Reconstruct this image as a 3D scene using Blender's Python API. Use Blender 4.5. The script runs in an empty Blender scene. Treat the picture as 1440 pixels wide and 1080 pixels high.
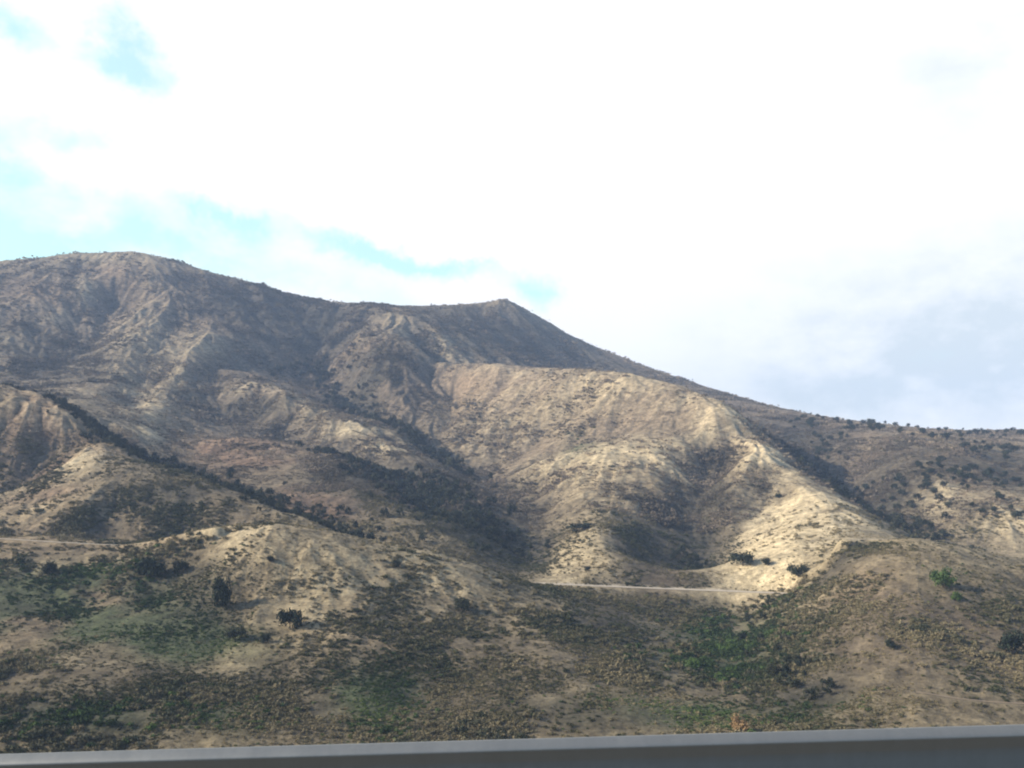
HAZE = 0.00016
SUN_AZ, SUN_EL, SUN_E = -97.0, 27.0, 5.0
SKY_S, CLOUD, SKY_TINT, EXPO = .13, .80, (1.15, 1.85, 1.3), 0.62
import bpy, bmesh, math, random
import numpy as np
from mathutils import Vector, Matrix

random.seed(7)
rng = np.random.default_rng(11)
scene = bpy.context.scene
COL = scene.collection

# ------------------------------------------------------------------ camera
F = 1300.0                                   # focal length in photo pixels (photo 1440 x 1080)
PITCH = math.atan(160.0 / F)
cam_data = bpy.data.cameras.new("camera")
cam = bpy.data.objects.new("camera", cam_data)
COL.objects.link(cam)
cam_data.sensor_width = 36.0
cam_data.lens = 36.0 * F / 1440.0
cam_data.clip_start = 0.05
cam_data.clip_end = 20000.0
cam.location = (0, 0, 0)
cam.rotation_euler = (math.pi / 2 + PITCH, 0, 0)
scene.camera = cam
CP, SP = math.cos(PITCH), math.sin(PITCH)


def ray(px, py):
    dx, dy = (px - 720.0) / F, (540.0 - py) / F
    v = np.array([dx, CP - dy * SP, SP + dy * CP])
    return v / v[1]                          # scaled so that y = 1


def P(px, py, Y):
    return ray(px, py) * Y


# ------------------------------------------------------------------ survey of the land: ridges and valleys
LINES = [
    # skyline of the big mountain and of the peak behind
    [(-900, 520, 1560), (-500, 450, 1500), (-250, 405, 1480), (0, 375, 1460), (60, 364, 1450), (110, 356, 1450), (190, 354, 1450),
     (240, 366, 1440), (300, 385, 1430), (360, 402, 1420), (410, 420, 1410), (450, 431, 1400), (480, 433, 1400),
     (520, 429, 1380), (545, 431, 1360), (600, 439, 1430), (650, 430, 1500), (690, 424, 1530), (712, 418, 1550),
     (740, 440, 1570), (800, 474, 1600), (860, 505, 1640), (940, 534, 1660), (1000, 552, 1600), (1080, 570, 1400),
     (1150, 587, 1250), (1250, 600, 1150), (1330, 613, 1100), (1380, 613, 1130), (1440, 604, 1200), (1600, 600, 1250), (2000, 590, 1300)],
    [(1080, 595, 1600), (1250, 622, 1500), (1440, 628, 1550), (1700, 630, 1600)],
    # spurs and gullies of the mountain
    [0.975, (140, 366, 1430), (140, 395, 1330), (100, 430, 1230), (50, 462, 1130), (0, 490, 1040), (-100, 530, 900), (-250, 590, 760)],
    [1.0, (160, 430, 1270), (140, 480, 1120), (100, 530, 950), (60, 545, 850)],
    [0.975, (190, 370, 1400), (222, 400, 1340), (225, 418, 1300), (215, 450, 1200), (190, 490, 1080), (160, 530, 960), (140, 568, 800)],
    [1.03, (245, 460, 1170), (215, 545, 930), (185, 583, 800)],
    [0.974, (250, 400, 1380), (280, 440, 1280), (300, 470, 1180), (270, 490, 1110), (240, 530, 990), (210, 570, 860), (195, 605, 740)],
    [1.012, (320, 515, 1100), (275, 565, 920), (255, 605, 790), (262, 645, 680)],
    [0.975, (318, 512, 1090), (335, 534, 1030), (370, 540, 1000), (410, 558, 950), (470, 590, 880), (540, 622, 810), (590, 650, 740),
     (630, 690, 640), (650, 730, 550), (670, 780, 460)],
    [1.06, (300, 592, 850), (400, 600, 830), (480, 634, 750), (560, 684, 640), (620, 742, 525)],
    [0.965, (280, 618, 760), (350, 612, 780), (420, 625, 760), (480, 645, 700), (540, 690, 600), (590, 740, 500)],
    # valley between the mountain and the lit slope
    [1.045, (450, 482, 1240), (470, 522, 1125), (500, 562, 1015), (560, 607, 895), (610, 640, 820), (660, 670, 740), (710, 697, 660),
     (755, 725, 590), (755, 770, 510), (770, 805, 450)],
    [1.03, (572, 490, 1175), (610, 520, 1090), (642, 556, 1000), (640, 600, 900), (652, 640, 815)],
    [0.965, (500, 470, 1230), (520, 520, 1120), (555, 570, 1000), (590, 612, 895)],
    [1.06, (400, 538, 1050), (470, 575, 955), (530, 604, 890)],
    [(380, 480, 1220), (420, 470, 1270)],
    # crest from the saddle to the lit slope and down its right edge
    [0.985, (545, 440, 1330), (560, 470, 1220), (620, 500, 1120), (660, 515, 1070), (690, 522, 1050), (760, 521, 1020), (850, 522, 960),
     (950, 540, 890), (1000, 556, 840), (1020, 590, 780), (1060, 625, 720), (1120, 672, 630), (1190, 716, 540), (1200, 735, 500), (1188, 752, 455)],
    [(700, 530, 1170), (800, 545, 1150), (900, 552, 1080), (1000, 572, 990)],
    [(620, 470, 1250), (720, 500, 1300), (800, 515, 1400)],
    # gully, knoll and ribs on the lit slope
    [1.075, (1030, 645, 700), (1005, 700, 610), (985, 750, 530), (990, 795, 468), (1000, 820, 430)],
    [0.985, (975, 600, 800), (945, 650, 705), (915, 700, 615), (890, 735, 555)],
    [0.965, (800, 640, 760), (825, 690, 640), (848, 725, 555), (848, 738, 520), (868, 768, 475), (858, 810, 432)],
    [(800, 762, 490), (770, 800, 455)],
    [1.03, (925, 770, 490), (900, 800, 455)],
    [1.025, (1088, 664, 650), (1052, 720, 580), (1015, 778, 500)],
    [0.955, (1062, 630, 705), (1036, 668, 645), (1026, 695, 595)],
    [0.955, (1190, 718, 535), (1110, 742, 520), (1050, 772, 480), (1012, 804, 448)],
    [(690, 600, 900), (740, 600, 900)], [(850, 590, 850), (930, 600, 800)],
    # valley and slopes on the right
    [1.03, (1090, 612, 990), (1130, 652, 850), (1180, 692, 720), (1240, 732, 620), (1290, 754, 550), (1340, 792, 470)],
    [0.97, (1180, 596, 1140), (1250, 618, 910), (1300, 638, 800), (1300, 680, 680), (1330, 720, 600), (1400, 738, 560), (1440, 758, 540), (1600, 770, 520)],
    [(1400, 640, 820), (1440, 650, 800), (1440, 690, 690), (1700, 660, 800)],
    # left lower ridge and the ravine behind it
    [(-500, 480, 760), (-250, 500, 690), (-80, 525, 640), (0, 540, 620), (30, 548, 612), (60, 556, 603), (130, 598, 570), (170, 638, 530), (250, 662, 500), (330, 690, 460),
     (420, 725, 420), (480, 757, 395)],
    [(-300, 540, 800), (0, 550, 690), (130, 608, 630), (170, 650, 590), (250, 674, 560), (330, 703, 520), (420, 737, 480), (500, 774, 440),
     (600, 805, 425), (700, 818, 420)],
    [0.965, (140, 606, 562), (110, 640, 525), (70, 690, 475), (20, 745, 420)],
    [1.05, (85, 650, 530), (50, 700, 480)],
    [0.955, (150, 695, 465), (118, 712, 440), (70, 752, 405)],
    [1.02, (155, 735, 425), (130, 752, 408)],
    [0.985, (200, 700, 455), (180, 735, 420), (178, 760, 392)],
    # near hill on the left and centre
    [(-600, 760, 400), (-200, 755, 390), (0, 757, 380), (80, 762, 375), (170, 766, 370), (230, 756, 362), (300, 742, 352), (350, 738, 348), (400, 743, 345),
     (450, 756, 345), (520, 768, 350), (600, 778, 352), (650, 783, 352), (690, 797, 355), (735, 822, 366)],
    [(0, 780, 410), (100, 790, 410), (350, 765, 400)],
    [1.03, (205, 800, 333), (235, 830, 316), (275, 880, 290), (310, 925, 265), (355, 975, 240), (430, 1020, 218)],
    [0.994, (590, 792, 343), (540, 815, 333), (480, 850, 310), (420, 885, 285), (365, 925, 258), (345, 960, 240)],
    [(100, 850, 322), (0, 895, 282), (-200, 900, 282)], [(60, 925, 254), (150, 935, 247), (200, 960, 236)],
    [1.0, (700, 868, 325), (625, 960, 262), (565, 1005, 234)],
    [(740, 832, 348), (765, 890, 300), (785, 950, 262), (795, 1000, 240)],
    # green hollow and right-hand hill
    [1.05, (1050, 855, 385), (1055, 895, 330), (1080, 935, 290), (1120, 975, 255), (1170, 1005, 233)],
    [(880, 850, 372), (900, 900, 325), (930, 960, 275), (960, 1010, 240)],
    [(1105, 836, 392), (1125, 812, 382), (1150, 790, 375), (1180, 779, 366), (1220, 771, 368), (1262, 763, 368), (1300, 756, 366), (1340, 765, 360),
     (1390, 783, 352), (1440, 800, 345), (1560, 840, 335), (1800, 860, 330)],
    [0.965, (1270, 768, 365), (1240, 840, 320), (1230, 920, 275), (1220, 990, 242)],
    [(1400, 860, 305), (1410, 940, 262)], [(1330, 990, 243), (1440, 1000, 240), (1700, 1000, 240)],
    # mid road bench
    [(765, 821, 402), (860, 825, 405), (960, 829, 408), (1040, 832, 404), (1100, 834, 393)],
]


def grade(x):                                # the highway climbs gently to the right
    return 1.67 * math.tanh(x / 60.0)


WORLD_PTS = []
for x in np.linspace(-900, 900, 19):
    for y, z in ((5, -1.7), (9, -2.6), (20, -8), (60, -28), (120, -50), (170, -58), (205, -59)):
        if abs(x) < y * 0.9 + 120:
            WORLD_PTS.append((x, y, z + 1.5 * math.sin(x * .02 + y) * (y > 30) + grade(x) * (y < 70)))
for x in np.linspace(-3200, 3200, 13):
    WORLD_PTS.append((x, 2150, 90 + 60 * math.sin(x * .003)))
    WORLD_PTS.append((x, 2700, 30))
    WORLD_PTS.append((x, 3200, 10))
for y in (400, 800, 1200, 1600):
    WORLD_PTS.append((-0.95 * y - 250, y, 40 + .05 * y))
    WORLD_PTS.append((0.95 * y + 250, y, 10 + .04 * y))


def resample(line, step=16.0):
    k = 1.0
    if not isinstance(line[0], tuple):
        k, line = line[0], line[1:]          # ribs stand forward, gullies lie back
    pts = [P(p[0], p[1], p[2] * k) for p in line]
    out = [pts[0]]
    for a, b, la, lb in zip(pts[:-1], pts[1:], line[:-1], line[1:]):
        n = max(1, int(math.hypot(la[0] - lb[0], la[1] - lb[1]) / step), int(math.hypot(a[0] - b[0], a[1] - b[1]) / (6 + .014 * a[1])))
        n = min(n, 12)
        for k in range(1, n + 1):
            out.append(a + (b - a) * k / n)
    return out


def solve_base():
    pts = [p for l in LINES for p in resample(l)] + [np.array(p) for p in WORLD_PTS]
    A = np.array(pts)
    # drop near-duplicates
    keep = []
    for i, p in enumerate(A):
        if all(np.hypot(p[0] - A[j, 0], p[1] - A[j, 1]) > 2.5 for j in keep):
            keep.append(i)
    A = A[keep]
    X, Z = A[:, :2], A[:, 2]
    n = len(A)
    D = np.sqrt(((X[:, None] - X[None]) ** 2).sum(-1))
    K = -D + np.eye(n) * -2.0 * -1.0 * .5
    M = np.zeros((n + 3, n + 3))
    M[:n, :n] = K
    Q = np.c_[np.ones(n), X / 1000]
    M[:n, n:] = Q
    M[n:, :n] = Q.T
    w = np.linalg.solve(M, np.r_[Z, 0, 0, 0])
    return X, w


GX0, GX1, GY0, GY1, GS = -2300.0, 2300.0, 0.0, 3206.0, 7.0


def blur(a, s):
    r = int(3 * s) + 1
    k = np.exp(-.5 * (np.arange(-r, r + 1) / s) ** 2)
    k /= k.sum()
    for ax in (0, 1):
        p = np.pad(a, [(r, r) if i == ax else (0, 0) for i in range(2)], mode='edge')
        o = np.zeros_like(a)
        for i, kv in enumerate(k):
            o += kv * (p[i:i + a.shape[0], :] if ax == 0 else p[:, i:i + a.shape[1]])
        a = o
    return a


def base_grid():
    X, w = solve_base()
    n = len(X)
    gx = np.arange(GX0, GX1 + 1, GS)
    gy = np.arange(GY0, GY1 + 1, GS)
    H = np.empty((len(gy), len(gx)), np.float32)
    Xf = X.astype(np.float32)
    wf = w[:n].astype(np.float32)
    for i, y in enumerate(gy):
        d = np.sqrt((gx.astype(np.float32)[:, None] - Xf[:, 0]) ** 2 + (np.float32(y) - Xf[:, 1]) ** 2)
        H[i] = -(d @ wf) + w[n] + w[n + 1] * gx / 1000 + w[n + 2] * y / 1000
    H = H.astype(np.float64)
    t = np.clip((gy[:, None] - 300) / 80, 0, 1)
    H = blur(H, 1.8) * (1 - t) + blur(H, 0.9) * t
    return gx, gy, H


gx, gy, HB = base_grid()
GYG, GXG = np.gradient(blur(HB, 1.6), GS)


def bil(G, x, y):
    fx = np.clip((x - GX0) / GS, 0, G.shape[1] - 1.001)
    fy = np.clip((y - GY0) / GS, 0, G.shape[0] - 1.001)
    ix, iy = fx.astype(int), fy.astype(int)
    tx, ty = fx - ix, fy - iy
    return (G[iy, ix] * (1 - tx) + G[iy, ix + 1] * tx) * (1 - ty) + (G[iy + 1, ix] * (1 - tx) + G[iy + 1, ix + 1] * tx) * ty


def hash2(ix, iy, s):
    h = (ix.astype(np.int64) * 374761393 + iy.astype(np.int64) * 668265263 + s * 974711) & 0x7fffffff
    h = ((h ^ (h >> 13)) * 1274126177) & 0x7fffffff
    h = h ^ (h >> 16)
    return (h & 0xffff) / 65535.0


def vnoise(x, y, s=0):
    ix, iy = np.floor(x), np.floor(y)
    fx, fy = x - ix, y - iy
    ix, iy = ix.astype(np.int64), iy.astype(np.int64)
    u, v = fx * fx * fx * (fx * (fx * 6 - 15) + 10), fy * fy * fy * (fy * (fy * 6 - 15) + 10)
    a, b = hash2(ix, iy, s), hash2(ix + 1, iy, s)
    c, d = hash2(ix, iy + 1, s), hash2(ix + 1, iy + 1, s)
    return (a * (1 - u) + b * u) * (1 - v) + (c * (1 - u) + d * u) * v - .5


def fbm(x, y, lam, octs, s=0, gain=.5):
    r, a = 0, 1.0
    for o in range(octs):
        ca, sa = math.cos(o * 1.1 + .4), math.sin(o * 1.1 + .4)
        r = r + a * vnoise((x * ca + y * sa) / lam, (y * ca - x * sa) / lam, s + o * 17)
        a *= gain
        lam *= .5
    return r


def erode(x, y, gx_, gy_):
    """rills that run down the slope, several sizes"""
    h = np.zeros_like(x)
    gx_, gy_ = gx_.copy(), gy_.copy()
    for o, (lam, amp) in enumerate(((75, 3.4), (38, 2.3), (20, 1.7), (11, .85), (6.0, .42))):
        g = np.sqrt(gx_ ** 2 + gy_ ** 2) + 1e-6
        sx, sy = -gy_ / g, gx_ / g
        px, py = x / lam, y / lam
        cx, cy = np.floor(px).astype(np.int64), np.floor(py).astype(np.int64)
        sc, ss, sw = np.zeros_like(x), np.zeros_like(x), np.zeros_like(x)
        for i in (-2, -1, 0, 1, 2):
            for j in (-2, -1, 0, 1, 2):
                vx = px - (cx + i + hash2(cx + i, cy + j, o * 5 + 1))
                vy = py - (cy + j + hash2(cx + i, cy + j, o * 5 + 2))
                u = vx * sx + vy * sy
                w = np.exp(-1.9 * u * u - .55 * (vx * vx + vy * vy - u * u))
                ph = u * 6.2832
                sc += w * np.cos(ph)
                ss += w * np.sin(ph)
                sw += w
        m = np.sqrt(sc * sc + ss * ss) + .25 * sw + 1e-6
        c, s_ = sc / m, ss / m
        steep = np.clip((g - .08) / .35, 0, 1.3)
        a = amp * steep * (.55 + .9 * np.clip(vnoise(x / 160, y / 160, 77 + o) + .5, 0, 1))
        h += a * c
        d = -s_ * a * 6.2832 / lam * .8
        gx_ += d * sx
        gy_ += d * sy
    return h


# ------------------------------------------------------------------ roads cut into the hillsides
ROADS = [
    ("dirt_road", [(700, 818, 396), (765, 821, 402), (860, 825, 405), (960, 829, 408), (1040, 832, 404), (1105, 834.5, 391), (1130, 838, 376)], 5.0),
    ("dirt_track", [(-300, 752, 385), (-100, 755, 381), (0, 757.5, 379), (80, 762.5, 374), (170, 767, 369), (215, 761, 364), (262, 750, 357), (305, 741.5, 351)], 2.4),
    ("hill_trail", [(1192, 758.5, 390), (1215, 758.5, 392), (1262, 758, 386), (1285, 757, 374)], 3.4),
    ("lower_track", [(1290, 1006, 246), (1340, 1009, 243), (1390, 1010, 242), (1440, 1009, 242), (1560, 1006, 243)], 1.2),
]
ROAD_W = []
for nm, l, w in ROADS:
    pts = resample(l, 6)
    A = np.array(pts)
    if w < 2:
        A[:, 2] = bil(HB, A[:, 0], A[:, 1])
    for _ in range(3):
        A[1:-1] = .25 * A[:-2] + .5 * A[1:-1] + .25 * A[2:]
    ROAD_W.append((nm, A, w))


def carve(x, y, h):
    for nm, A, w in ROAD_W:
        m = (x > A[:, 0].min() - 12) & (x < A[:, 0].max() + 12) & (y > A[:, 1].min() - 12) & (y < A[:, 1].max() + 12)
        if not m.any():
            continue
        X_, Y_ = x[m], y[m]
        best = np.full(X_.shape, 1e9)
        zz = np.zeros_like(X_)
        for a, b in zip(A[:-1], A[1:]):
            dx, dy = b[0] - a[0], b[1] - a[1]
            t = np.clip(((X_ - a[0]) * dx + (Y_ - a[1]) * dy) / (dx * dx + dy * dy + 1e-9), 0, 1)
            d = np.hypot(X_ - a[0] - t * dx, Y_ - a[1] - t * dy)
            k = d < best
            best[k] = d[k]
            zz[k] = (a[2] + t * (b[2] - a[2]))[k]
        t = np.clip((best - w * .5) / (w * (1.5 if nm == 'dirt_track' else 2.4)), 0, 1)
        t = t * t * (3 - 2 * t)
        h[m] = zz * (1 - t) + h[m] * t
    return h


# ------------------------------------------------------------------ terrain sheet: finer where it is near
NR, NC = 1080, 1300
ROWS = np.concatenate([np.exp(np.linspace(math.log(5), math.log(190), 90, endpoint=False)),
                       np.exp(np.linspace(math.log(190), math.log(1750), NR - 170, endpoint=False)),
                       np.exp(np.linspace(math.log(1750), math.log(3600), 80))])
US = np.linspace(-1, 1, NC)
HALF = lambda y: .82 * y + 70
TX = US[None, :] * HALF(ROWS)[:, None]
TY = np.repeat(ROWS[:, None], NC, 1)


def height(x, y):
    h = bil(HB, x, y)
    far = np.clip((y - 2100) / 900, 0, 1)
    near = np.clip((y - 8) / 60, 0, 1)
    e = erode(x, y, bil(GXG, x, y), bil(GYG, x, y))
    sc = np.clip(y / 650, .42, 1.0)
    h = h + e * near * sc * .55 + near * (fbm(x, y, 60, 3, 3) * 3.0 * sc + fbm(x, y, 8, 4, 9) * np.where(y > 450, .6, .8))
    h = h * (1 - far) + far * (-30 + 25 * fbm(x, y, 900, 3, 5))
    return carve(x, y, h)


TZ = height(TX, TY)
RIDX = np.arange(NR, dtype=float)


def zat(x, y):
    x, y = np.asarray(x, float), np.asarray(y, float)
    r = np.clip(np.interp(y, ROWS, RIDX), 0, NR - 1.001)
    c = np.clip((x / HALF(y) + 1) * .5 * (NC - 1), 0, NC - 1.001)
    ir, ic = r.astype(int), c.astype(int)
    tr, tc = r - ir, c - ic
    return (TZ[ir, ic] * (1 - tc) + TZ[ir, ic + 1] * tc) * (1 - tr) + (TZ[ir + 1, ic] * (1 - tc) + TZ[ir + 1, ic + 1] * tc) * tr


YS = np.exp(np.linspace(math.log(60), math.log(1900), 3200))


def hit(px, py):
    """where a sight line meets the land"""
    d = ray(px, py)
    z = zat(d[0] * YS, YS)
    k = np.nonzero(z >= d[2] * YS)[0]
    if len(k) == 0:
        return None
    Y = YS[k[0]]
    return np.array([d[0] * Y, Y, float(zat(d[0] * Y, Y))])


def grid_mesh(name, X, Y, Z):
    nr, nc = X.shape
    me = bpy.data.meshes.new(name)
    co = np.stack([X, Y, Z], -1).reshape(-1, 3).astype(np.float32)
    idx = np.arange(nr * nc).reshape(nr, nc)
    q = np.stack([idx[:-1, :-1], idx[:-1, 1:], idx[1:, 1:], idx[1:, :-1]], -1).reshape(-1, 4).astype(np.int32)
    me.vertices.add(len(co))
    me.vertices.foreach_set("co", co.ravel())
    me.loops.add(q.size)
    me.loops.foreach_set("vertex_index", q.ravel())
    me.polygons.add(len(q))
    me.polygons.foreach_set("loop_start", np.arange(0, q.size, 4, dtype=np.int32))
    me.polygons.foreach_set("use_smooth", np.ones(len(q), bool))
    me.update()
    me.validate()
    return me

# ================================================================== materials
def mat(name):
    m = bpy.data.materials.new(name)
    m.use_nodes = True
    nt = m.node_tree
    b = nt.nodes['Principled BSDF']
    b.inputs['Specular IOR Level'].default_value = .15
    b.inputs['Roughness'].default_value = .95
    return m, nt, b


def N(nt, t, **kw):
    n = nt.nodes.new(t)
    for k, v in kw.items():
        if k in n.inputs:
            n.inputs[k].default_value = v
        else:
            setattr(n, k, v)
    return n


def mathn(nt, op, a, b=None, c=None, clamp=False):
    n = nt.nodes.new('ShaderNodeMath')
    n.operation = op
    n.use_clamp = clamp
    for i, v in enumerate((a, b, c)):
        if v is None:
            continue
        if hasattr(v, 'is_output'):
            nt.links.new(v, n.inputs[i])
        else:
            n.inputs[i].default_value = v
    return n.outputs[0]


def mixc(nt, f, a, b, blend='MIX'):
    n = nt.nodes.new('ShaderNodeMix')
    n.data_type = 'RGBA'
    n.blend_type = blend
    for i, v in ((0, f), (6, a), (7, b)):
        if hasattr(v, 'is_output'):
            nt.links.new(v, n.inputs[i])
        else:
            n.inputs[i].default_value = v if i == 0 else (*v, 1.0)
    return n.outputs[2]


def noise(nt, vec, scale, detail=4, rough=.6):
    n = N(nt, 'ShaderNodeTexNoise', Scale=scale, Detail=detail, Roughness=rough)
    nt.links.new(vec, n.inputs['Vector'])
    return n.outputs['Fac']


# terrain: grass, soil and brush litter; the land cover, some light and shade painted in, is an attribute of the land
m_hill, nt, b = mat('hillside')
att = N(nt, 'ShaderNodeAttribute', attribute_name='cover')
pos = N(nt, 'ShaderNodeNewGeometry').outputs['Position']
n1 = noise(nt, pos, .9, 5, .7)
n2 = noise(nt, pos, .12, 5, .65)
n3 = noise(nt, pos, .35, 3, .6)
f1 = mathn(nt, 'MULTIPLY_ADD', n1, 1.5, .25)
f2 = mathn(nt, 'MULTIPLY_ADD', n2, 1.3, .35)
n4 = noise(nt, pos, .22, 6, .78)
f4 = mathn(nt, 'MULTIPLY_ADD', mathn(nt, 'MULTIPLY_ADD', n4, 4.5, -1.75, clamp=True), .75, .62)
ff = mathn(nt, 'MULTIPLY', mathn(nt, 'MULTIPLY', f1, f2), f4)
cc = N(nt, 'ShaderNodeVectorMath', operation='SCALE')
nt.links.new(att.outputs['Color'], cc.inputs[0])
nt.links.new(ff, cc.inputs['Scale'])
lit = mathn(nt, 'SMOOTHSTEP' if False else 'MULTIPLY_ADD', n3, 5.0, -2.9, clamp=True)
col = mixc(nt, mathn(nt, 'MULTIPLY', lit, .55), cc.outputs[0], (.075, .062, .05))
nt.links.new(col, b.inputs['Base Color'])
bp = N(nt, 'ShaderNodeBump', Strength=.8, Distance=.5)
nt.links.new(n1, bp.inputs['Height'])
nt.links.new(bp.outputs[0], b.inputs['Normal'])

# dirt road
m_dirt, nt, b = mat('pale_dirt')
pos = N(nt, 'ShaderNodeNewGeometry').outputs['Position']
nt.links.new(mixc(nt, noise(nt, pos, .5, 5), (.42, .35, .26), (.58, .51, .40)), b.inputs['Base Color'])

m_trail, nt, b = mat('trodden_earth')
pos = N(nt, 'ShaderNodeNewGeometry').outputs['Position']
nt.links.new(mixc(nt, noise(nt, pos, .5, 5), (.24, .18, .12), (.36, .28, .19)), b.inputs['Base Color'])

# shrubs: colour varies from plant to plant
def leaf_material(name, source, a, bcol, c):
    m, nt, b = mat(name)
    if source == 'instance':
        t = N(nt, 'ShaderNodeAttribute', attribute_name='tint')
        t.attribute_type = 'INSTANCER'
        tv = t.outputs['Fac']
    else:
        tv = N(nt, 'ShaderNodeObjectInfo').outputs['Random']
    r = N(nt, 'ShaderNodeValToRGB')
    nt.links.new(tv, r.inputs[0])
    e = r.color_ramp.elements
    e[0].color = (*a, 1)
    e[1].color = (*c, 1)
    k = e.new(.5)
    k.color = (*bcol, 1)
    pos = N(nt, 'ShaderNodeNewGeometry').outputs['Position']
    n = noise(nt, pos, 1.4, 3)
    v = N(nt, 'ShaderNodeVectorMath', operation='SCALE')
    nt.links.new(r.outputs[0], v.inputs[0])
    nt.links.new(mathn(nt, 'MULTIPLY_ADD', n, 1.4, .3), v.inputs['Scale'])
    nt.links.new(v.outputs[0], b.inputs['Base Color'])
    return m


m_scrub = leaf_material('scrub_leaves', 'instance', (.066, .072, .036), (.195, .165, .092), (.31, .255, .145))
m_far = leaf_material('mountain_scrub_leaves', 'instance', (.105, .088, .062), (.26, .205, .148), (.44, .35, .235))
m_green = leaf_material('green_leaves', 'instance', (.036, .058, .022), (.070, .108, .036), (.14, .175, .058))
m_tree = leaf_material('dark_tree_leaves', 'instance', (.020, .028, .020), (.034, .042, .027), (.060, .062, .036))
m_scrub_o = leaf_material('shrub_leaves', 'object', (.060, .068, .038), (.115, .110, .066), (.22, .18, .105))
m_green_o = leaf_material('green_shrub_leaves', 'object', (.030, .050, .018), (.055, .095, .026), (.09, .14, .04))
m_tree_o = leaf_material('evergreen_leaves', 'object', (.020, .030, .020), (.030, .040, .025), (.050, .056, .034))
m_tan_o = leaf_material('dry_leaves', 'object', (.30, .20, .10), (.36, .24, .12), (.42, .28, .15))
m_bark, nt, b = mat('bark')
pos = N(nt, 'ShaderNodeNewGeometry').outputs['Position']
nt.links.new(mixc(nt, noise(nt, pos, 6, 4), (.05, .038, .028), (.13, .105, .08)), b.inputs['Base Color'])

# ================================================================== land cover, with some shade and sunlight put into its colour
NY = (TY > 190) & (TY < 1760)


def gauss_idx(a, s):
    return blur(a, s)


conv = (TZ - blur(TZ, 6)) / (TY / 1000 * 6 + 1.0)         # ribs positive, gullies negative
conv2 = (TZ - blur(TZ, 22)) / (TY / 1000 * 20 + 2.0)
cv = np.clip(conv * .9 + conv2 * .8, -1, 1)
dzy = np.gradient(TZ, axis=0) / np.gradient(TY, axis=0)
NB = fbm(TX, TY, 140, 5, 31) * 1.6
NS = fbm(TX, TY, 22, 4, 41) * 1.5

TAN = np.array((.235, .188, .112))
STRAW = np.array((.64, .515, .31))
BRUSH = np.array((.108, .086, .058))
RUST = np.array((.235, .135, .085))
GREEN = np.array((.055, .078, .034))
GREY = np.array((.230, .182, .138))

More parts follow.
